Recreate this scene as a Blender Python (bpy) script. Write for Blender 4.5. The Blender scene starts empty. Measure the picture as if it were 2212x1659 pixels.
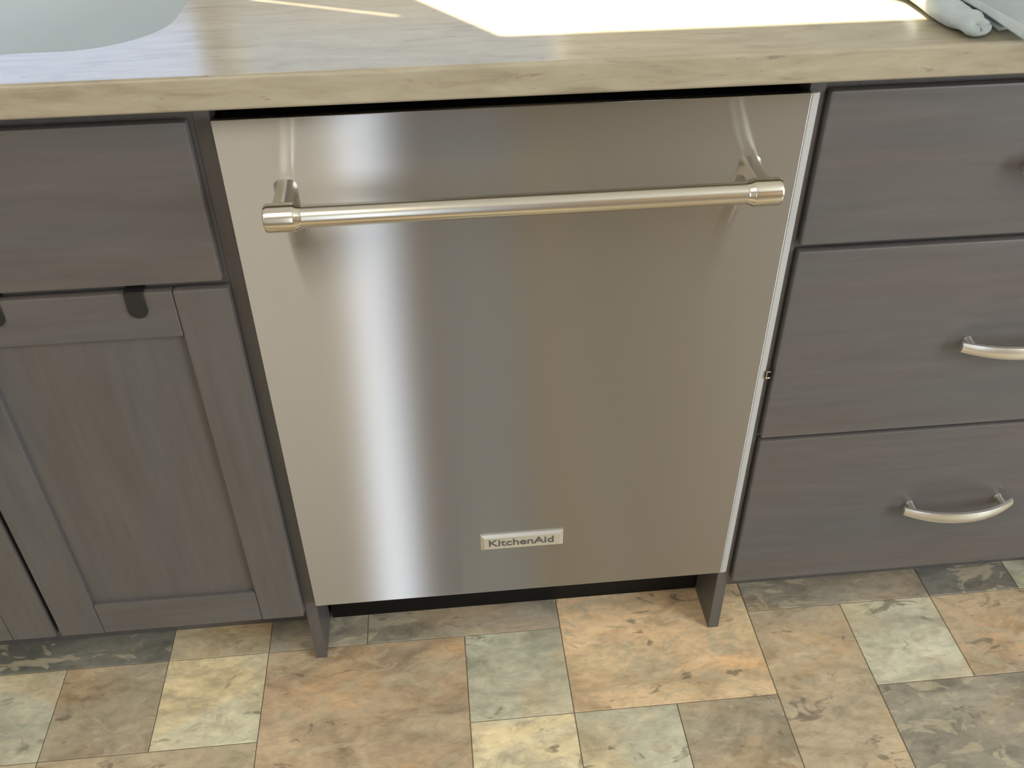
import bpy, bmesh, math, random
from mathutils import Vector, Matrix

random.seed(7)
SC = bpy.context.scene
COL = SC.collection

# ------------------------------------------------------------------ camera
cam_data = bpy.data.cameras.new('camera')
cam_data.sensor_fit = 'HORIZONTAL'
cam_data.sensor_width = 36.0
cam_data.lens = 2007.858 / 2212 * 36.0
cam_data.clip_start = 0.02
cam = bpy.data.objects.new('camera', cam_data)
cam.location = (-0.0921189, -0.8861132, 1.2158864)
cam.rotation_euler = (0.9089392, 0.0102804, -0.0958133)
COL.objects.link(cam)
SC.camera = cam

# ------------------------------------------------------------------ view
vs = SC.view_settings
vs.view_transform = 'Standard'
vs.look = 'None'
vs.exposure = 0.12
vs.gamma = 1.0
vs.use_curve_mapping = False
SC.cycles.max_bounces = 8
SC.cycles.diffuse_bounces = 4
SC.cycles.glossy_bounces = 4
SC.cycles.caustics_reflective = False
SC.cycles.caustics_refractive = False
SC.cycles.sample_clamp_indirect = 6.0

# ------------------------------------------------------------------ sky and sun
world = bpy.data.worlds.new('sky')
SC.world = world
world.use_nodes = True
wn, wl = world.node_tree.nodes, world.node_tree.links
wn.clear()
wo = wn.new('ShaderNodeOutputWorld')
wb = wn.new('ShaderNodeBackground')
sky = wn.new('ShaderNodeTexSky')
sky.sky_type = 'HOSEK_WILKIE'
sky.sun_direction = Vector((-0.25, 0.42, 0.80)).normalized()
sky.turbidity = 7.0
sky.ground_albedo = 0.3
wb.inputs['Strength'].default_value = 5.2
wl.new(sky.outputs[0], wb.inputs['Color'])
wl.new(wb.outputs[0], wo.inputs['Surface'])

SUN_DIR = Vector((0.6, -1.0, -1.9)).normalized()
sd = bpy.data.lights.new('sun', 'SUN')
sd.energy = 32.0
sd.angle = math.radians(0.6)
sd.color = (1.0, 0.90, 0.72)
so = bpy.data.objects.new('sun', sd)
so.rotation_euler = SUN_DIR.to_track_quat('-Z', 'Y').to_euler()
so.location = (-2, 3, 6)
COL.objects.link(so)


def area(name, loc, direction, sx, sy, power, color):
    d = bpy.data.lights.new(name, 'AREA')
    d.shape = 'RECTANGLE'
    d.size, d.size_y = sx, sy
    d.energy = power
    d.color = color
    o = bpy.data.objects.new(name, d)
    o.location = loc
    q = Vector(direction).to_track_quat('-Z', 'Z' if abs(direction[2]) < .9 else 'Y')
    o.rotation_euler = q.to_euler()
    COL.objects.link(o)
    return o


# daylight through the big window on the right and the narrow glazed door behind the viewer
area('daylight_window', (2.50, -1.75, 1.35), (-1, 0, 0), 1.7, 1.3, 78.0, (0.88, 0.95, 1.0))
area('daylight_door', (-0.40, -3.28, 1.08), (0, 1, 0), 0.20, 1.95, 5.8, (0.72, 0.84, 1.0))
# added warm fill overhead for floor, worktop and left side of the steel
area('added_warm_fill', (-1.12, -1.5, 2.40), (0, 0, -1), 1.6, 1.2, 19.5, (1.0, 0.91, 0.77))

# ------------------------------------------------------------------ helpers


def bx(bm, lo, hi, bevel=0.0, seg=2):
    x0, y0, z0 = lo
    x1, y1, z1 = hi
    vsx = [bm.verts.new(c) for c in ((x0, y0, z0), (x1, y0, z0), (x1, y1, z0), (x0, y1, z0),
                                     (x0, y0, z1), (x1, y0, z1), (x1, y1, z1), (x0, y1, z1))]
    fs = []
    for f in ((0, 3, 2, 1), (4, 5, 6, 7), (0, 1, 5, 4), (1, 2, 6, 5), (2, 3, 7, 6), (3, 0, 4, 7)):
        fs.append(bm.faces.new([vsx[i] for i in f]))
    if bevel > 0:
        edges = list({e for f in fs for e in f.edges})
        bmesh.ops.bevel(bm, geom=edges, offset=bevel, segments=seg, profile=0.5, affect='EDGES')
    return fs


def finish(name, bm, mat, parent=None, smooth=True, angle=40):
    bmesh.ops.recalc_face_normals(bm, faces=bm.faces)
    me = bpy.data.meshes.new(name)
    bm.to_mesh(me)
    bm.free()
    if smooth:
        for p in me.polygons:
            p.use_smooth = True
        try:
            me.set_sharp_from_angle(angle=math.radians(angle))
        except Exception:
            pass
    for m in (mat if isinstance(mat, (list, tuple)) else [mat]):
        me.materials.append(m)
    o = bpy.data.objects.new(name, me)
    COL.objects.link(o)
    if parent is not None:
        o.parent = parent
    if smooth:
        md = o.modifiers.new('weighted_normals', 'WEIGHTED_NORMAL')
        md.mode = 'FACE_AREA'
        md.weight = 100
        md.keep_sharp = True
    return o


def box(name, lo, hi, mat, parent=None, bevel=0.0015, seg=2):
    bm = bmesh.new()
    bx(bm, lo, hi, bevel, seg)
    return finish(name, bm, mat, parent)


def thing(name, label, cat, group=None):
    o = bpy.data.objects.new(name, None)
    o.empty_display_size = 0.1
    COL.objects.link(o)
    tag(o, label, cat, group)
    return o


def tag(o, label=None, cat=None, group=None, kind=None):
    if label:
        o['label'] = label
    if cat:
        o['category'] = cat
    if group:
        o['group'] = group
    if kind:
        o['kind'] = kind
    return o


def tube(bm, pts, rad, seg=20, cap=True):
    """pts along a path; rad number or list; frames by simple transport"""
    rings = []
    n = len(pts)
    pts = [Vector(p) for p in pts]
    up = None
    for i, p in enumerate(pts):
        t = (pts[min(i + 1, n - 1)] - pts[max(i - 1, 0)]).normalized()
        if up is None:
            up = Vector((0, 0, 1)) if abs(t.z) < .9 else Vector((0, 1, 0))
        a = (up - t * up.dot(t)).normalized()
        b = t.cross(a)
        up = a
        r = rad[i] if isinstance(rad, (list, tuple)) else rad
        rings.append([bm.verts.new(p + (a * math.cos(k * 2 * math.pi / seg) + b * math.sin(k * 2 * math.pi / seg)) * r) for k in range(seg)])
    for i in range(n - 1):
        for k in range(seg):
            bm.faces.new((rings[i][k], rings[i][(k + 1) % seg], rings[i + 1][(k + 1) % seg], rings[i + 1][k]))
    if cap:
        bm.faces.new(rings[0][::-1])
        bm.faces.new(rings[-1])
    return rings


def srgb(r, g, b):
    f = lambda c: (c / 255 / 12.92) if c / 255 <= .04045 else ((c / 255 + .055) / 1.055) ** 2.4
    return (f(r), f(g), f(b), 1.0)


class Mat:
    def __init__(self, name):
        self.m = bpy.data.materials.new(name)
        self.m.use_nodes = True
        self.n = self.m.node_tree.nodes
        self.l = self.m.node_tree.links
        self.b = self.n['Principled BSDF']

    def set(self, **k):
        names = dict(color='Base Color', rough='Roughness', metal='Metallic', spec='Specular IOR Level',
                     coat='Coat Weight', coatr='Coat Roughness', aniso='Anisotropic', anisor='Anisotropic Rotation',
                     sheen='Sheen Weight', trans='Transmission Weight', ior='IOR')
        for a, v in k.items():
            self.b.inputs[names[a]].default_value = v
        return self

    def new(self, t, **inp):
        nd = self.n.new('ShaderNode' + t)
        for a, v in inp.items():
            nd.inputs[a].default_value = v
        return nd

    def link(self, a, b):
        self.l.new(a, b)

    def coords(self, scale=(1, 1, 1), kind='Object', rot=(0, 0, 0)):
        tc = self.new('TexCoord')
        mp = self.new('Mapping')
        mp.inputs['Scale'].default_value = scale
        mp.inputs['Rotation'].default_value = rot
        self.link(tc.outputs[kind], mp.inputs['Vector'])
        return mp.outputs['Vector']

    def noise(self, vec, scale, detail=4, rough=.55, dist=0.0):
        nd = self.new('TexNoise')
        nd.inputs['Scale'].default_value = scale
        nd.inputs['Detail'].default_value = detail
        nd.inputs['Roughness'].default_value = rough
        nd.inputs['Distortion'].default_value = dist
        self.link(vec, nd.inputs['Vector'])
        return nd.outputs['Fac']

    def ramp(self, fac, stops, interp='LINEAR'):
        nd = self.new('ValToRGB')
        cr = nd.color_ramp
        cr.interpolation = interp
        while len(cr.elements) < len(stops):
            cr.elements.new(.5)
        for e, (p, c) in zip(cr.elements, stops):
            e.position = p
            e.color = c if len(c) == 4 else (*c, 1)
        self.link(fac, nd.inputs['Fac'])
        return nd.outputs['Color']

    def mix(self, fac, a, b, mode='MIX'):
        nd = self.n.new('ShaderNodeMix')
        nd.data_type = 'RGBA'
        nd.blend_type = mode
        nd.clamp_factor = True
        for s, v in ((nd.inputs[0], fac), (nd.inputs[6], a), (nd.inputs[7], b)):
            if hasattr(v, 'is_linked') or hasattr(v, 'node'):
                self.link(v, s)
            else:
                s.default_value = v
        return nd.outputs[2]

    def bump(self, h, strength, dist=.001):
        nd = self.new('Bump')
        nd.inputs['Strength'].default_value = strength
        nd.inputs['Distance'].default_value = dist
        self.link(h, nd.inputs['Height'])
        self.link(nd.outputs['Normal'], self.b.inputs['Normal'])


def plain(name, col, rough=.5, **k):
    return Mat(name).set(color=col, rough=rough, **k).m


def g(v):
    return (v, v, v, 1)


# ------------------------------------------------------------------ materials
def wood(name, along, base, lo=.84, hi=1.12):
    m = Mat(name).set(rough=.42)
    sc = {'x': (1.2, 14, 14), 'z': (14, 14, 1.2)}[along]
    v = m.coords(sc)
    n1 = m.noise(v, 5.0, 6, .6, .3)
    r1 = m.ramp(n1, ((.25, g(lo)), (.75, g(hi))))
    v2 = m.coords({'x': (.6, 3, 3), 'z': (3, 3, .6)}[along])
    n2 = m.noise(v2, 4.0, 3, .5, .4)
    r2 = m.ramp(n2, ((.3, (1.06, .98, .94)), (.7, (.94, .99, 1.03))))
    c = m.mix(1.0, base, r1, 'MULTIPLY')
    c = m.mix(1.0, c, r2, 'MULTIPLY')
    m.link(c, m.b.inputs['Base Color'])
    m.bump(n1, .08, .0006)
    return m.m


STAIN = (.118, .110, .106, 1)
WOODX = wood('grey_stained_wood_horizontal', 'x', STAIN)
WOODZ = wood('grey_stained_wood_vertical', 'z', STAIN)
FRAME = wood('grey_stained_face_frame', 'z', (.110, .102, .096, 1))

# brushed stainless steel
m = Mat('brushed_stainless')
m.n.remove(m.b)
an = m.n.new('ShaderNodeBsdfAnisotropic')
an.distribution = 'BECKMANN'
an.inputs['Color'].default_value = (.47, .46, .445, 1)
an.inputs['Roughness'].default_value = .34
an.inputs['Anisotropy'].default_value = .86
an.inputs['Rotation'].default_value = 0.0
tg = m.new('Tangent')
tg.direction_type = 'RADIAL'
tg.axis = 'Z'
m.link(tg.outputs[0], an.inputs['Tangent'])
m.link(an.outputs[0], m.n['Material Output'].inputs['Surface'])
STEEL = m.m
POLISH = plain('polished_steel', (.74, .69, .60, 1), .16, metal=1.0)
BAR = plain('satin_steel_bar', (.70, .66, .58, 1), .24, metal=1.0)
TRIM = plain('satin_grey_trim', (.45, .45, .44, 1), .45)
PLATE = plain('satin_nickel_plate', (.74, .72, .66, 1), .32, metal=.75)
PULL = plain('brushed_nickel_pull', (.84, .81, .75, 1), .34, metal=1.0)
BLACK = plain('black_plastic', (.004, .004, .004, 1), .5, spec=.25)
STRAP = plain('black_coated_metal', (.014, .015, .014, 1), .45)
INK = plain('dark_grey_lettering', (.11, .105, .10, 1), .5)
SINKM = plain('pale_grey_sink', (.68, .74, .75, 1), .38)
DRAIN = plain('steel_drain', (.6, .6, .6, 1), .25, metal=1.0)

# stone-look laminate
m = Mat('travertine_laminate').set(rough=.22, spec=.40)
v = m.coords((2.2, 9.0, 12.0))
n1 = m.noise(v, 5.0, 7, .62, .6)
c1 = m.ramp(n1, ((.28, (.29, .248, .170)), (.44, (.380, .330, .236)), (.60, (.425, .375, .272)), (.80, (.485, .435, .327))))
v2 = m.coords((4.5, 24, 30))
n2 = m.noise(v2, 5.5, 4, .6, .8)
fl = m.ramp(n2, ((.63, g(0)), (.74, g(.8))))
c2 = m.mix(fl, c1, (.24, .19, .15, 1))
m.link(c2, m.b.inputs['Base Color'])
LAMINATE = m.m

# slate-look vinyl tile: per-tile tint from the object colour, its own cut of the pattern from Object Info random
m = Mat('slate_look_tile').set(rough=.36, spec=.4)
oi = m.new('ObjectInfo')
tc = m.new('TexCoord')
cmb = m.new('CombineXYZ')
mu = m.new('Math')
mu.operation = 'MULTIPLY'
mu.inputs[1].default_value = 37.0
m.link(oi.outputs['Random'], mu.inputs[0])
m.link(mu.outputs[0], cmb.inputs[0])
m.link(mu.outputs[0], cmb.inputs[1])
add = m.new('VectorMath')
add.operation = 'ADD'
m.link(tc.outputs['Object'], add.inputs[0])
m.link(cmb.outputs[0], add.inputs[1])
mp = m.new('Mapping')
mp.inputs['Rotation'].default_value = (0, 0, math.radians(-38))
mp.inputs['Scale'].default_value = (1.0, 1.9, 1.0)
m.link(add.outputs[0], mp.inputs['Vector'])
vec = mp.outputs['Vector']
nA = m.noise(vec, 7.0, 5, .58, .9)
nB = m.noise(vec, 13.0, 6, .6, 1.2)
nC = m.noise(vec, 4.2, 3, .5, .5)
tint = oi.outputs['Color']
tone = m.ramp(nA, ((.30, g(.62)), (.44, g(.86)), (.50, g(1.0)), (.62, g(1.14)), (.72, g(1.34))))
c = m.mix(1.0, tint, tone, 'MULTIPLY')
warm = m.ramp(nC, ((.36, (1.10, .98, .84)), (.50, (1.0, 1.0, 1.0)), (.64, (.95, 1.0, 1.0))))
c = m.mix(1.0, c, warm, 'MULTIPLY')
patch = m.ramp(nB, ((.565, g(0)), (.59, g(.5)), (.75, g(.75))))
c = m.mix(patch, c, (.62, .53, .36, 1))
dark = m.ramp(nB, ((.33, g(.70)), (.37, g(.25)), (.39, g(0))))
c = m.mix(dark, c, (.20, .165, .115, 1))
m.link(c, m.b.inputs['Base Color'])
m.bump(nB, .12, .0012)
nD = m.noise(vec, 42.0, 5, .65, .6)
fine = m.ramp(nD, ((.30, g(.80)), (.50, g(1.0)), (.68, g(1.14))))
c = m.mix(1.0, c, fine, 'MULTIPLY')
m.link(c, m.b.inputs['Base Color'])
TILE = m.m
GROUT = plain('tile_joint', (.25, .20, .14, 1), .7)

# painted room
PAINT = plain('warm_wall_paint', (.66, .63, .56, 1), .8)
CEIL = plain('ceiling_paint', (.82, .80, .75, 1), .9)
PANEL = wood('brown_wood_panelling', 'z', (.32, .225, .125, 1))
REFL_PANEL = plain('grey_blue_panel_paint', (.30, .36, .48, 1), .5)  # for the added panel, coloured to tint the steel's reflection
WHITE = plain('white_window_paint', (.80, .80, .78, 1), .4)

m = Mat('window_glass')
m.n.remove(m.b)
tr = m.new('BsdfTransparent')
gl = m.new('BsdfGlossy')
gl.inputs['Roughness'].default_value = .02
mx = m.new('MixShader')
mx.inputs[0].default_value = .06
m.link(tr.outputs[0], mx.inputs[1])
m.link(gl.outputs[0], mx.inputs[2])
m.link(mx.outputs[0], m.n['Material Output'].inputs['Surface'])
GLASS = m.m

m = Mat('sun_block_translucent')  # unseen added cloth, bright in the worktop's reflection
m.n.remove(m.b)
df = m.new('BsdfDiffuse')
df.inputs['Color'].default_value = (.8, .82, .86, 1)
tl = m.new('BsdfTranslucent')
tl.inputs['Color'].default_value = (.62, .74, .98, 1)
mx = m.new('MixShader')
mx.inputs[0].default_value = .74
m.link(df.outputs[0], mx.inputs[1])
m.link(tl.outputs[0], mx.inputs[2])
m.link(mx.outputs[0], m.n['Material Output'].inputs['Surface'])
SUN_BLOCK = m.m
SUN_BLOCK_LINING = plain('sun_block_lining', (.62, .56, .44, 1), .9)  # opaque added cloth, limits the glow mirrored in the worktop

m = Mat('pale_blue_grey_terry').set(rough=.95, sheen=.3)
v = m.coords((1, 1, 1))
n1 = m.noise(v, 14, 4, .6)
c = m.ramp(n1, ((.3, (.36, .42, .43)), (.7, (.50, .56, .57))))
m.link(c, m.b.inputs['Base Color'])
n2 = m.noise(v, 420, 2, .6)
m.bump(n2, .5, .002)
TERRY = m.m

# ------------------------------------------------------------------ room shell (z = 0 is the floor)
XL, XR, YB, YF, ZC = -2.1, 2.55, 0.60, -3.35, 2.45


def struct(name, bm, mat, parent=None, smooth=False):
    o = finish(name, bm, mat, parent, smooth)
    if parent is None:
        o['kind'] = 'structure'
    return o


bm = bmesh.new()
bx(bm, (XL - .1, YF - .1, -.06), (XR + .1, YB + .1, -.0012))
floor = struct('floor', bm, GROUT)
bm = bmesh.new()
bx(bm, (XL - .1, YF - .1, ZC), (XR + .1, YB + .1, ZC + .08))
struct('ceiling', bm, CEIL)
bm = bmesh.new()
bx(bm, (XL - .1, YF, 0), (XL, YB, ZC))
struct('wall_left', bm, PAINT)
bm = bmesh.new()
bx(bm, (XR, YF, 0), (XR + .1, YB, ZC))
struct('wall_right', bm, PAINT)
# wall behind the viewer: paint to the left, unseen grey-blue panel added for the steel's reflection, wood panelling to the right
bm = bmesh.new()
bx(bm, (XL - .1, YF - .1, 0), (XR + .1, YF, ZC))
struct('wall_front', bm, PAINT)
bm = bmesh.new()
bx(bm, (0.28, YF, 0), (XR, YF + .03, ZC))
struct('trim_1', bm, PANEL)
bm = bmesh.new()
bx(bm, (-0.22, YF, 0), (0.26, YF + .05, 2.05))
struct('reflection_panel_1', bm, REFL_PANEL)
bm = bmesh.new()
for lo, hi in (((-.62, YF, 0), (-.56, YF + .05, 2.1)), ((-.24, YF, 0), (-.22, YF + .05, 2.1)), ((-.62, YF, 2.06), (-.22, YF + .05, 2.1)), ((-.62, YF, 0), (-.22, YF + .05, .08))):
    bx(bm, lo, hi)
struct('window_3', bm, WHITE)
bm = bmesh.new()
for lo, hi in (((XR - .04, -2.65, .62), (XR, -.85, .69)), ((XR - .04, -2.65, 2.01), (XR, -.85, 2.08)), ((XR - .04, -2.65, .62), (XR, -2.59, 2.08)), ((XR - .04, -.91, .62), (XR, -.85, 2.08))):
    bx(bm, lo, hi)
struct('window_2', bm, WHITE)

# wall behind the counter with the window opening
WX0, WX1, WZ0, WZ1 = -1.15, 0.130, 1.04, 2.14
bm = bmesh.new()
for lo, hi in (((XL - .1, YB, 0), (XR + .1, YB + .1, WZ0)), ((XL - .1, YB, WZ1), (XR + .1, YB + .1, ZC)),
               ((XL - .1, YB, WZ0), (WX0, YB + .1, WZ1)), ((WX1, YB, WZ0), (XR + .1, YB + .1, WZ1))):
    bx(bm, lo, hi)
struct('wall_back', bm, PAINT)
bm = bmesh.new()
for lo, hi in (((WX0, YB + .03, WZ0), (WX0 + .04, YB + .07, WZ1)), ((-.397, YB + .0, WZ0), (-.382, YB + .07, WZ1)),
               ((WX0, YB + .03, WZ0), (WX1, YB + .07, WZ0 + .03))):
    bx(bm, lo, hi)
win = struct('window_1', bm, WHITE)
bm = bmesh.new()
bx(bm, (WX0 + .04, YB + .048, WZ0 + .03), (WX1, YB + .052, WZ1))
finish('pane', bm, GLASS, win, False)
# unseen cloths added to hold back sun; slanted slit lets a thin streak through
k = 1.9
p0 = (-.28 - .6 * .399, .92 + .399 * k)
p1 = (-.0986 - .6 * .492, .92 + .492 * k)


def sun_block_panel(pts):
    bm = bmesh.new()
    a = [bm.verts.new((x, YB + .015, z)) for x, z in pts]
    b = [bm.verts.new((x, YB + .0165, z)) for x, z in pts]
    bm.faces.new(a)
    bm.faces.new(b[::-1])
    n = len(pts)
    for i in range(n):
        bm.faces.new((a[i], a[(i + 1) % n], b[(i + 1) % n], b[i]))
    return bm


sl = (p1[1] - p0[1]) / (p1[0] - p0[0])
GAP = .010
XE = -.395
ze = p0[1] + sl * (XE - p0[0])
XS = -.44
zs = p0[1] + sl * (XS - p0[0])
finish('sun_block_cloth', sun_block_panel([(WX0, WZ0), (XS, WZ0), (XS, zs - GAP), (p0[0], p0[1] - GAP), (WX0, p0[1] - GAP)]), SUN_BLOCK, win, False)
finish('sun_block_cloth', sun_block_panel([(WX0, p0[1] - GAP), (p0[0], p0[1] - GAP), (p0[0], p0[1]), (XS, zs), (XS, WZ1), (WX0, WZ1)]), SUN_BLOCK, win, False)
finish('sun_block_lining', sun_block_panel([(XS, WZ0), (XE, WZ0), (XE, ze - GAP), (XS, zs - GAP)]), SUN_BLOCK_LINING, win, False)
finish('sun_block_lining', sun_block_panel([(XS, zs), (XE, ze), (XE, WZ1), (XS, WZ1)]), SUN_BLOCK_LINING, win, False)

# ------------------------------------------------------------------ floor tiles (modular 6 inch grid)
M0, MOD = 0.0605, 0.1525
J0 = 0.0325
TCOL = {
    'pale': (.64, .60, .44), 'cream': (.80, .74, .52), 'tan': (.57, .46, .31), 'rust': (.57, .43, .28),
    'orange': (.80, .575, .345), 'grey': (.41, .355, .27), 'brown': (.48, .40, .28), 'green': (.60, .57, .43),
    'blue': (.26, .245, .205), 'sand': (.61, .52, .35),
}
known = [
    (-3, -1, 0, 2, 'rust'), (-4, -3, 0, 1, 'cream'), (-5, -4, 0, 1, 'brown'), (-7, -5, 0, 1, 'green'),
    (-4, -3, -1, 0, 'sand'), (-6, -4, -2, 0, 'blue'), (-3, -2, -1, 0, 'grey'), (-2, 0, -2, 0, 'grey'),
    (0, 2, -1, 1, 'orange'), (-1, 0, 0, 1, 'pale'), (-1, 0, 1, 2, 'cream'), (0, 1, 1, 2, 'pale'), (1, 2, 1, 2, 'brown'),
    (2, 3, 0, 2, 'tan'), (3, 4, 0, 1, 'pale'), (4, 6, 0, 1, 'rust'), (3, 5, 1, 3, 'grey'),
    (2, 4, -1, 0, 'grey'), (4, 5, -1, 0, 'blue'), (5, 6, -1, 0, 'pale'), (-5, -3, 1, 3, 'tan'), (-7, -5, 1, 3, 'sand'),
]
K0, K1, JA, JB = -9, 9, -2, 8
occ = set()
tiles = []
for t in known:
    for a in range(t[0], t[1]):
        for b in range(t[2], t[3]):
            occ.add((a, b))
    tiles.append(t)
names = list(TCOL)
for b in range(JA, JB):
    for a in range(K0, K1):
        if (a, b) in occ:
            continue
        for w, h in random.choice((((2, 2), (2, 1), (1, 1)), ((1, 2), (1, 1)), ((2, 1), (1, 1)), ((2, 2), (1, 1)))):
            cells = [(a + i, b + j) for i in range(w) for j in range(h)]
            if all(c not in occ and c[0] < K1 and c[1] < JB for c in cells):
                occ.update(cells)
                tiles.append((a, a + w, b, b + h, random.choice(names)))
                break
tile_mesh = {}


def get_tile_mesh(w, h):
    if (w, h) not in tile_mesh:
        bm = bmesh.new()
        gp = .0007
        bx(bm, (-w * MOD / 2 + gp, -h * MOD / 2 + gp, -.0016), (w * MOD / 2 - gp, h * MOD / 2 - gp, 0), .0005, 1)
        me = bpy.data.meshes.new('tile')
        bmesh.ops.recalc_face_normals(bm, faces=bm.faces)
        bm.to_mesh(me)
        bm.free()
        me.materials.append(TILE)
        tile_mesh[(w, h)] = me
    return tile_mesh[(w, h)]


for (a, b, j0, j1, cn) in tiles:
    o = bpy.data.objects.new('tile', get_tile_mesh(b - a, j1 - j0))
    COL.objects.link(o)
    o.parent = floor
    o.location = (M0 + MOD * (a + b) / 2, J0 - MOD * (j0 + j1) / 2, 0)
    jit = random.uniform(.94, 1.06)
    o.color = tuple(min(1, c * jit) for c in TCOL[cn]) + (1,)

# ------------------------------------------------------------------ base cabinets
ZT = 0.887      # underside of worktop
FY = 0.0138     # face-frame plane; the fronts stand proud of it
TH = 0.0126     # thickness of doors and drawer fronts
SKY = 0.09      # toe-kick plane


def shaker_door(parent, x0, x1, z0, z1, rail=.0605):
    d = thing_part('door', parent)
    for lo, hi in (((x0, 0, z0), (x0 + rail, TH, z1)), ((x1 - rail, 0, z0), (x1, TH, z1))):
        box('stile', lo, hi, WOODZ, d, .003)
    for lo, hi in (((x0 + rail - .0005, .0003, z1 - rail), (x1 - rail + .0005, TH - .0003, z1)), ((x0 + rail - .0005, .0003, z0), (x1 - rail + .0005, TH - .0003, z0 + rail))):
        box('rail', lo, hi, WOODX, d, .003)
    bm = bmesh.new()
    bx(bm, (x0 + rail - .006, .0066, z0 + rail - .006), (x1 - rail + .006, .0110, z1 - rail + .006), .0005, 1)
    finish('recessed_panel', bm, WOODZ, d)
    return d


def thing_part(name, parent):
    o = bpy.data.objects.new(name, None)
    o.empty_display_size = .05
    COL.objects.link(o)
    o.parent = parent
    return o


def pull_mesh(bm, cx, cz, horizontal=True, half=.080):
    """arched flat bow pull with two short posts, standing off the front plane y = 0"""
    N = 28
    rows = []
    for i in range(N + 1):
        t = -1 + 2 * i / N
        s = t * half
        y = -.012 - .022 * (1 - abs(t) ** 2.2)
        w = .0085 - .0018 * t * t
        th = .0042
        # slight crown: four corners plus two mid points on the outer face
        prof = [(-w, th / 2), (-w, -th / 2), (-w * .6, -th / 2 - .0016), (0, -th / 2 - .0022), (w * .6, -th / 2 - .0016), (w, -th / 2), (w, th / 2)]
        row = []
        for (u, v) in prof:
            if horizontal:
                row.append(bm.verts.new((cx + s, y + v, cz + u)))
            else:
                row.append(bm.verts.new((cx + u, y + v, cz + s)))
        rows.append(row)
    n = 7
    for i in range(N):
        for kk in range(n):
            bm.faces.new((rows[i][kk], rows[i][(kk + 1) % n], rows[i + 1][(kk + 1) % n], rows[i + 1][kk]))
    bm.faces.new(rows[0][::-1])
    bm.faces.new(rows[-1])
    for s in (-.066, .066):
        c = (cx + s, cz) if horizontal else (cx, cz + s)
        tube(bm, [(c[0], 0.0005, c[1]), (c[0], -.004, c[1]), (c[0], -.018, c[1])], [.0065, .005, .0048], 14)


# --- sink base (left)
sb = thing('sink_base_cabinet', 'grey-brown stained sink cabinet with recessed-panel doors, left of the dishwasher', 'cabinet')
CX0, CX1 = -1.030, -.3055
box('side_panel', (CX1 - .0165, FY, 0), (CX1, .575, ZT), FRAME, sb, .0008)
box('side_panel', (CX0, FY, 0), (CX0 + .0165, .575, ZT), FRAME, sb, .0008)
bm = bmesh.new()
for lo, hi in (((CX0 + .0165, FY, .115), (CX0 + .05, FY + .019, ZT)), ((CX1 - .05, FY, .115), (CX1 - .0165, FY + .019, ZT)),
               ((CX0 + .05, FY + .0002, ZT - .038), (CX1 - .05, FY + .0188, ZT)), ((CX0 + .05, FY + .0002, .655), (CX1 - .05, FY + .0188, .695)),
               ((CX0 + .05, FY + .0002, .115), (CX1 - .05, FY + .0188, .150)), ((-.688, FY + .0002, .150), (-.648, FY + .0188, .655))):
    bx(bm, lo, hi, .0006, 1)
finish('face_frame', bm, FRAME, sb)
box('toe_kick', (CX0 + .0165, SKY, 0), (CX1 - .0165, SKY + .016, .115), FRAME, sb, .0006)
box('cabinet_floor', (CX0 + .0165, FY + .019, .116), (CX1 - .0165, .575, .132), FRAME, sb, .0006)
box('back_panel', (CX0 + .0165, .569, .132), (CX1 - .0165, .575, ZT), FRAME, sb, .0004)
box('false_drawer_front', (-1.012, 0, .6895), (-.3262, TH, .8685), WOODX, sb, .0034)
d1 = shaker_door(sb, -.6660, -.3222, .119, .6812)
d2 = shaker_door(sb, -1.0120, -.6725, .119, .6812)
for dd, px in ((d1, -.638), (d2, -.7005)):
    bm = bmesh.new()
    pull_mesh(bm, px, .583, False)
    finish('pull', bm, PULL, dd)

# --- black straps hooked over the right-hand door
tw = thing('over_door_bar', 'black metal straps hooked over the top of the sink cabinet door', 'towel bar')
for sx in (-.4228, -.5740):
    bm = bmesh.new()
    w = .0105
    bx(bm, (sx - w, -.0016, .6605), (sx + w, -.0004, .6832), .0004, 1)
    bx(bm, (sx - w, -.0016, .6818), (sx + w, TH + .0009, .6830), .0004, 1)
    bx(bm, (sx - w, TH + .0003, .600), (sx + w, TH + .0010, .6830), .0003, 1)
    # rounded lower end
    tube(bm, [(sx, -.0017, .6605), (sx, -.0004, .6605)], w, 20)
    finish('strap', bm, STRAP, tw)
bm = bmesh.new()
tube(bm, [(-.60, TH + .0080, .606), (-.40, TH + .0080, .606)], .0068, 14)
finish('bar', bm, STRAP, tw)

# --- drawer base (right)
db = thing('drawer_base_cabinet', 'grey-brown stained three-drawer cabinet with nickel bow pulls, right of the dishwasher', 'cabinet')
DX0, DX1 = .2935, .9450
box('side_panel', (DX0, .0076, 0), (DX0 + .0168, .575, ZT), FRAME, db, .0008)
box('side_panel', (DX1 - .0160, FY, 0), (DX1, .575, ZT), FRAME, db, .0008)
bm = bmesh.new()
for lo, hi in (((DX0 + .0165, FY, .115), (DX0 + .055, FY + .019, ZT)), ((DX1 - .05, FY, .115), (DX1 - .016, FY + .019, ZT)),
               ((DX0 + .055, FY + .0002, ZT - .038), (DX1 - .05, FY + .0188, ZT)), ((DX0 + .055, FY + .0002, .668), (DX1 - .05, FY + .0188, .706)),
               ((DX0 + .055, FY + .0002, .382), (DX1 - .05, FY + .0188, .420)), ((DX0 + .055, FY + .0002, .115), (DX1 - .05, FY + .0188, .150))):
    bx(bm, lo, hi, .0006, 1)
finish('face_frame', bm, FRAME, db)
box('toe_kick', (DX0 + .0165, SKY, 0), (DX1 - .016, SKY + .016, .115), FRAME, db, .0006)
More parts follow.
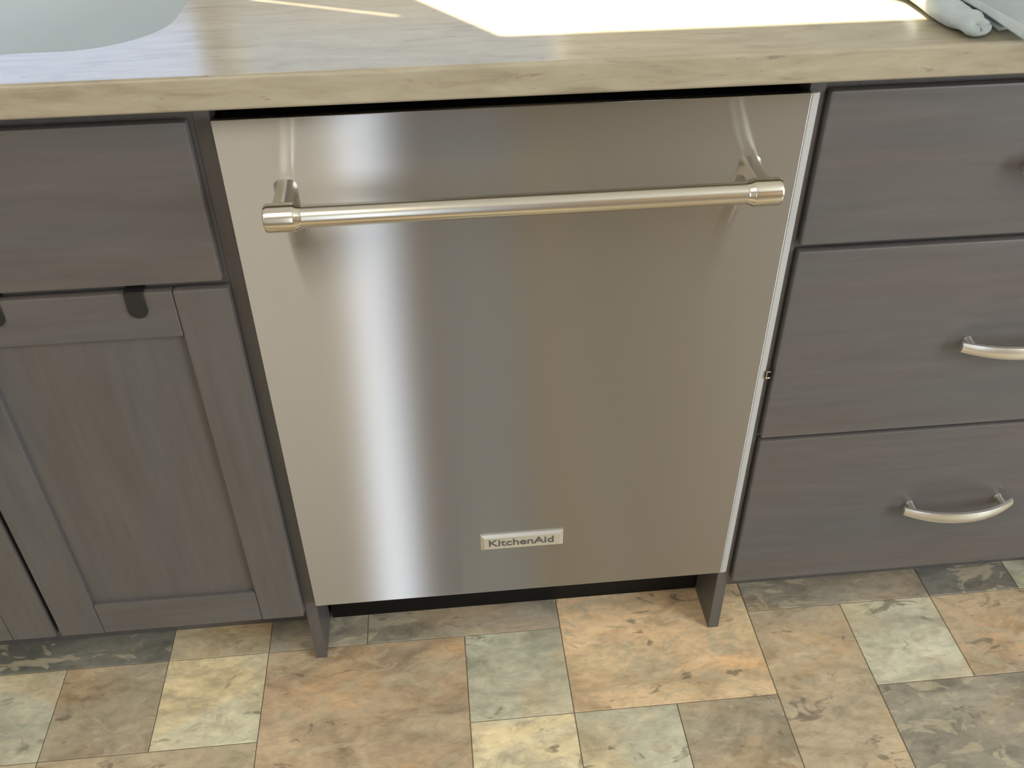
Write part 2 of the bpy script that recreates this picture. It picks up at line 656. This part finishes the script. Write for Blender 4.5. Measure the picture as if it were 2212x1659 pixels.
for z0, z1 in ((.6915, .8695), (.4030, .6840), (.1165, .3985)):
    dr = thing_part('drawer', db)
    box('drawer_front', (.3135, 0, z0), (.9265, TH, z1), WOODX, dr, .0034)
    box('drawer_box', (.345, TH + .0004, z0 + .025), (.900, .50, z1 - .04), FRAME, dr, .0006)
    bm = bmesh.new()
    pull_mesh(bm, .6200, (z0 + z1) / 2, True)
    finish('pull', bm, PULL, dr)

# ------------------------------------------------------------------ dishwasher
dw = thing('dishwasher', 'stainless steel built-in dishwasher with bar handle, between the two cabinets under the worktop', 'dishwasher')
DZ0, DZ1 = .140, .8687
bm = bmesh.new()
bx(bm, (-.3030, 0, DZ0), (.2940, .0070, DZ1), .0012, 2)
finish('door_panel', bm, STEEL, dw)
# satin return on the right-hand edge of the door
bm = bmesh.new()
prof = [(.2941, .0004), (.2950, .0000), (.3018, .0012), (.3030, .0024), (.3030, .0070), (.2941, .0070)]
a = [bm.verts.new((x, y, DZ0 + .0005)) for x, y in prof]
b = [bm.verts.new((x, y, DZ1 - .0005)) for x, y in prof]
n = len(prof)
for i in range(n):
    bm.faces.new((a[i], a[(i + 1) % n], b[(i + 1) % n], b[i]))
bm.faces.new(a[::-1])
bm.faces.new(b)
o = finish('edge_trim', bm, TRIM, dw, True, 25)
o['label'] = 'light grey satin edge strip'
bm = bmesh.new()
bx(bm, (-.2985, .0072, DZ0 + .004), (.2925, .055, DZ1 - .006), .002, 2)
finish('inner_door', bm, BLACK, dw)
bm = bmesh.new()
bx(bm, (-.2960, .060, .105), (.2925, .565, .872), .002, 1)
finish('tub', bm, BLACK, dw)
bm = bmesh.new()
bx(bm, (-.3000, .0855, .004), (.2925, .100, .135), .001, 1)
finish('kick_plate', bm, BLACK, dw)
bm = bmesh.new()
bx(bm, (.3032, -.002, .505), (.3085, .0074, .5075), .0004, 1)
bx(bm, (.3032, -.002, .515), (.3085, .0074, .5165), .0004, 1)
bx(bm, (.3031, -.002, .505), (.3042, .0074, .5165), .0003, 1)
finish('side_clip', bm, POLISH, dw)
# handle: bar with stepped polished end caps and two stand-off posts
HY, HZ = -.055, .7900
bm = bmesh.new()
tube(bm, [(-.236, HY, HZ), (-.1, HY, HZ), (.1, HY, HZ), (.234, HY, HZ)], .0113, 36, False)
h = finish('handle', bm, BAR, dw)
for s, xe in ((-1, -.2585), (1, .2560)):
    bm = bmesh.new()
    xi = xe - s * .030
    tube(bm, [(xi - s * .0065, HY, HZ), (xi - s * .004, HY, HZ), (xi, HY, HZ), (xi + s * .0015, HY, HZ), (xe - s * .004, HY, HZ), (xe - s * .001, HY, HZ), (xe, HY, HZ)],
         [.0115, .0119, .0138, .0144, .0144, .0134, .0115], 36)
    finish('end_cap', bm, POLISH, h)
    bm = bmesh.new()
    xc = xe - s * .016
    # post: flares from the cap back to the door
    prev = None
    for yy, hw, hh in ((HY + .006, .0105, .0105), (-.030, .0095, .0095), (-.010, .0095, .0095), (-.003, .0115, .0115), (.0004, .0125, .0125)):
        ring = []
        for q in range(24):
            an = 2 * math.pi * q / 24
            e = 3.0
            cx_, cz_ = math.cos(an), math.sin(an)
            r = (abs(cx_) ** e + abs(cz_) ** e) ** (-1 / e)
            ring.append(bm.verts.new((xc + hw * r * cx_, yy, HZ + .002 + hh * r * cz_)))
        if prev:
            for q in range(24):
                bm.faces.new((prev[q], prev[(q + 1) % 24], ring[(q + 1) % 24], ring[q]))
        prev = ring
    bm.faces.new(prev)
    finish('post', bm, BAR, h)
# name plate with raised lettering
bm = bmesh.new()
px0, px1, pz0, pz1 = -.0610, .0548, .2345, .2645
vf = [(px0, 0.0002), (px1, 0.0002)]
bv = .0052
outer = [bm.verts.new(c) for c in ((px0, .0003, pz0), (px1, .0003, pz0), (px1, .0003, pz1), (px0, .0003, pz1))]
mid = [bm.verts.new(c) for c in ((px0 + .0004, -.003, pz0 + .0004), (px1 - .0004, -.003, pz0 + .0004), (px1 - .0004, -.003, pz1 - .0004), (px0 + .0004, -.003, pz1 - .0004))]
inner = [bm.verts.new(c) for c in ((px0 + bv, -.0058, pz0 + bv * .7), (px1 - bv, -.0058, pz0 + bv * .7), (px1 - bv, -.0058, pz1 - bv), (px0 + bv, -.0058, pz1 - bv))]
for A, B in ((outer, mid), (mid, inner)):
    for i in range(4):
        bm.faces.new((A[i], A[(i + 1) % 4], B[(i + 1) % 4], B[i]))
bm.faces.new(inner)
plate = finish('nameplate', bm, PLATE, dw, True, 20)
fc = bpy.data.curves.new('lettering_curve', 'FONT')
fc.body = 'KitchenAid'
fc.size = .0195
fc.extrude = .0003
fc.offset = .0003
fc.align_x = 'CENTER'
fc.align_y = 'CENTER'
fo = bpy.data.objects.new('lettering_source', fc)
COL.objects.link(fo)
bpy.context.view_layer.update()
dg = bpy.context.evaluated_depsgraph_get()
me = bpy.data.meshes.new_from_object(fo.evaluated_get(dg))
bpy.data.objects.remove(fo)
xs = [v.co.x for v in me.vertices]
wtxt = max(xs) - min(xs)
me.transform(Matrix.Rotation(math.radians(90), 4, 'X') @ Matrix.Diagonal((.0905 / wtxt, .9, 1.0, 1.0)))
me.transform(Matrix.Translation((-.0045, -.0060, .2490)))
me.materials.clear()
me.materials.append(INK)
lo = bpy.data.objects.new('lettering', me)
COL.objects.link(lo)
lo.parent = plate
lo['label'] = 'dark grey brand lettering'

# ------------------------------------------------------------------ worktop with sink cut-out
WTX0, WTX1, WTF, WTB = -1.50, 1.35, -.0250, .598
ZW = .920
R1, R2 = .0045, .004


def rrect(x0, x1, y0, y1, r, seg=10):
    out = []
    for cx, cy, a0 in ((x1 - r, y1 - r, 0), (x0 + r, y1 - r, 90), (x0 + r, y0 + r, 180), (x1 - r, y0 + r, 270)):
        for i in range(seg + 1):
            an = math.radians(a0 + 90 * i / seg)
            out.append((cx + r * math.cos(an), cy + r * math.sin(an)))
    return out


SX0, SX1, SY0, SY1, SR = -.975, -.355, .0655, .485, .095
bm = bmesh.new()
hole = rrect(SX0, SX1, SY0, SY1, SR, 14)
hole_in = rrect(SX0 - .003, SX1 + .003, SY0 - .003, SY1 + .003, SR + .003, 14)


def fill(zv, outer_pts, hole_pts):
    o_ = [bm.verts.new((x, y, zv)) for x, y in outer_pts]
    h_ = [bm.verts.new((x, y, zv)) for x, y in hole_pts]
    es = []
    for L in (o_, h_):
        for i in range(len(L)):
            es.append(bm.edges.new((L[i], L[(i + 1) % len(L)])))
    bmesh.ops.triangle_fill(bm, edges=es, use_beauty=True)
    return o_, h_


ot, ht = fill(ZW, [(WTX0, WTF + R1), (WTX1, WTF + R1), (WTX1, WTB), (WTX0, WTB)], hole_in)
ob, hb = fill(ZT, [(WTX0, WTF + R2), (WTX1, WTF + R2), (WTX1, WTB), (WTX0, WTB)], hole)
h2 = [bm.verts.new((x, y, ZW - .003)) for x, y in hole]
nh = len(hole)
for A, B in ((ht, h2), (h2, hb)):
    for i in range(nh):
        bm.faces.new((A[i], A[(i + 1) % nh], B[(i + 1) % nh], B[i]))
prof = []
for i in range(1, 7):
    an = math.radians(90 * i / 6)
    prof.append((WTF + R1 - R1 * math.sin(an), ZW - R1 + R1 * math.cos(an)))
for i in range(0, 6):
    an = math.radians(90 * i / 6)
    prof.append((WTF + R2 - R2 * math.cos(an), ZT + R2 - R2 * math.sin(an)))
pv = [(ot[0], ot[1])] + [(bm.verts.new((WTX0, y, z)), bm.verts.new((WTX1, y, z))) for y, z in prof] + [(ob[0], ob[1])]
for i in range(len(pv) - 1):
    bm.faces.new((pv[i][0], pv[i][1], pv[i + 1][1], pv[i + 1][0]))
bm.faces.new([p[0] for p in pv] + [ob[3], ot[3]])
bm.faces.new([p[1] for p in pv] + [ob[2], ot[2]])
bm.faces.new((ot[2], ot[3], ob[3], ob[2]))
wt = finish('worktop', bm, LAMINATE, None, True, 30)
tag(wt, 'beige stone-look worktop with horizontal veins, running over the cabinets and dishwasher', 'countertop')

# sink bowl, hung under the cut-out
bm = bmesh.new()
rings = []
for z, grow, r in ((ZT - .0005, .018, SR + .018), (ZT - .0005, .006, SR + .006), (ZT - .010, .002, SR + .002), (.74, -.012, SR - .005), (.705, -.022, SR - .015), (.692, -.045, SR - .025), (.689, -.085, SR - .04)):
    rings.append([bm.verts.new((x, y, z)) for x, y in rrect(SX0 - grow, SX1 + grow, SY0 - grow, SY1 + grow, max(.03, r), 14)])
for A, B in zip(rings, rings[1:]):
    for i in range(nh):
        bm.faces.new((A[i], A[(i + 1) % nh], B[(i + 1) % nh], B[i]))
bm.faces.new(rings[-1])
sink = finish('sink_bowl', bm, SINKM, None, True, 60)
sm = sink.modifiers.new('thickness', 'SOLIDIFY')
sm.thickness = .002
sm.offset = -1
tag(sink, 'pale grey undermount sink bowl with rounded corners, set in the worktop', 'sink')
bm = bmesh.new()
tube(bm, [(-.665, .27, .6894), (-.665, .27, .692), (-.665, .27, .6925)], [.055, .055, .048], 32)
finish('drain', bm, DRAIN, sink)

# ------------------------------------------------------------------ crumpled dish towel at the right end of the worktop
bm = bmesh.new()


def sheet(fn, nu, nv):
    grid = [[bm.verts.new(fn(i / nu, j / nv)) for j in range(nv + 1)] for i in range(nu + 1)]
    for i in range(nu):
        for j in range(nv):
            bm.faces.new((grid[i][j], grid[i + 1][j], grid[i + 1][j + 1], grid[i][j + 1]))


def nz(x, y):
    return math.sin(x * 61 + y * 23) * .5 + math.sin(y * 47 - x * 31 + 1.3) * .5


def roll(x0f, hw, hh, y0, y1, ph=0.0):
    """a flattened fold of cloth running front to back"""
    def fn(u, v):
        y = y0 + (y1 - y0) * u
        e = math.sqrt(max(0.0, 1 - (1 - u / .09) ** 2)) if u < .09 else 1.0
        e = max(e, .02)
        a = 2 * math.pi * v
        wob = 1 + .12 * math.sin(3 * a + 9 * u + ph) + .06 * math.sin(17 * u + ph)
        x = x0f(y) + hw * e * wob * math.cos(a) * (1 - .1 * math.sin(11 * u))
        z = ZW + .0048 + hh * (1 + math.sin(a) * wob * .95 * e) * (.7 + .3 * e)
        return (x, y + .006 * math.sin(a), max(ZW + .0048, z))
    sheet(fn, 40, 28)


# lower fold on the left, its small rolled end, and the bigger fold above it on the right
roll(lambda y: .4365 + .10 * max(0, y - .06), .0150, .0072, .004, .32)
roll(lambda y: .4430, .0125, .0058, -.010, .045, 2.0)


def top_fold(u, v):
    y = -.062 + .38 * u
    s = v ** 1.3
    x = .4610 + .003 * math.sin(y * 22 + 1) + .04 * max(0, y - .06) + .36 * s
    z = ZW + .0125 + .030 * math.sin(min(1, s * 2.6) * math.pi / 2)
    z += .0065 * math.sin(s * 46 + y * 16 + 2.6) * min(1, s * 9) + .006 * nz(x * .8, y * .9) * min(1, s * 5)
    z += .0035 * math.exp(-((s - .012) / .010) ** 2) - .004 * math.exp(-((s - .040) / .014) ** 2)
    z += .022 * math.exp(-((s - .20 - .5 * max(0, y)) / .05) ** 2)
    return (x, y - .03 * s, max(z, ZW + .0075))


sheet(top_fold, 50, 90)


def under_fold(u, v):
    y = -.006 + .34 * u
    x = .468 + .33 * v
    z = ZW + .0048 + .012 * math.sin(min(1, v * 3) * math.pi / 2) + .002 * nz(x, y) * min(1, v * 4)
    return (x, y, max(z, ZW + .0048))


sheet(under_fold, 30, 30)
tow = finish('dish_towel', bm, TERRY, None, True, 180)
s2 = tow.modifiers.new('thickness', 'SOLIDIFY')
s2.thickness = .003
s2.offset = 1
tag(tow, 'crumpled pale blue-grey cloth towel lying on the right end of the worktop', 'towel')
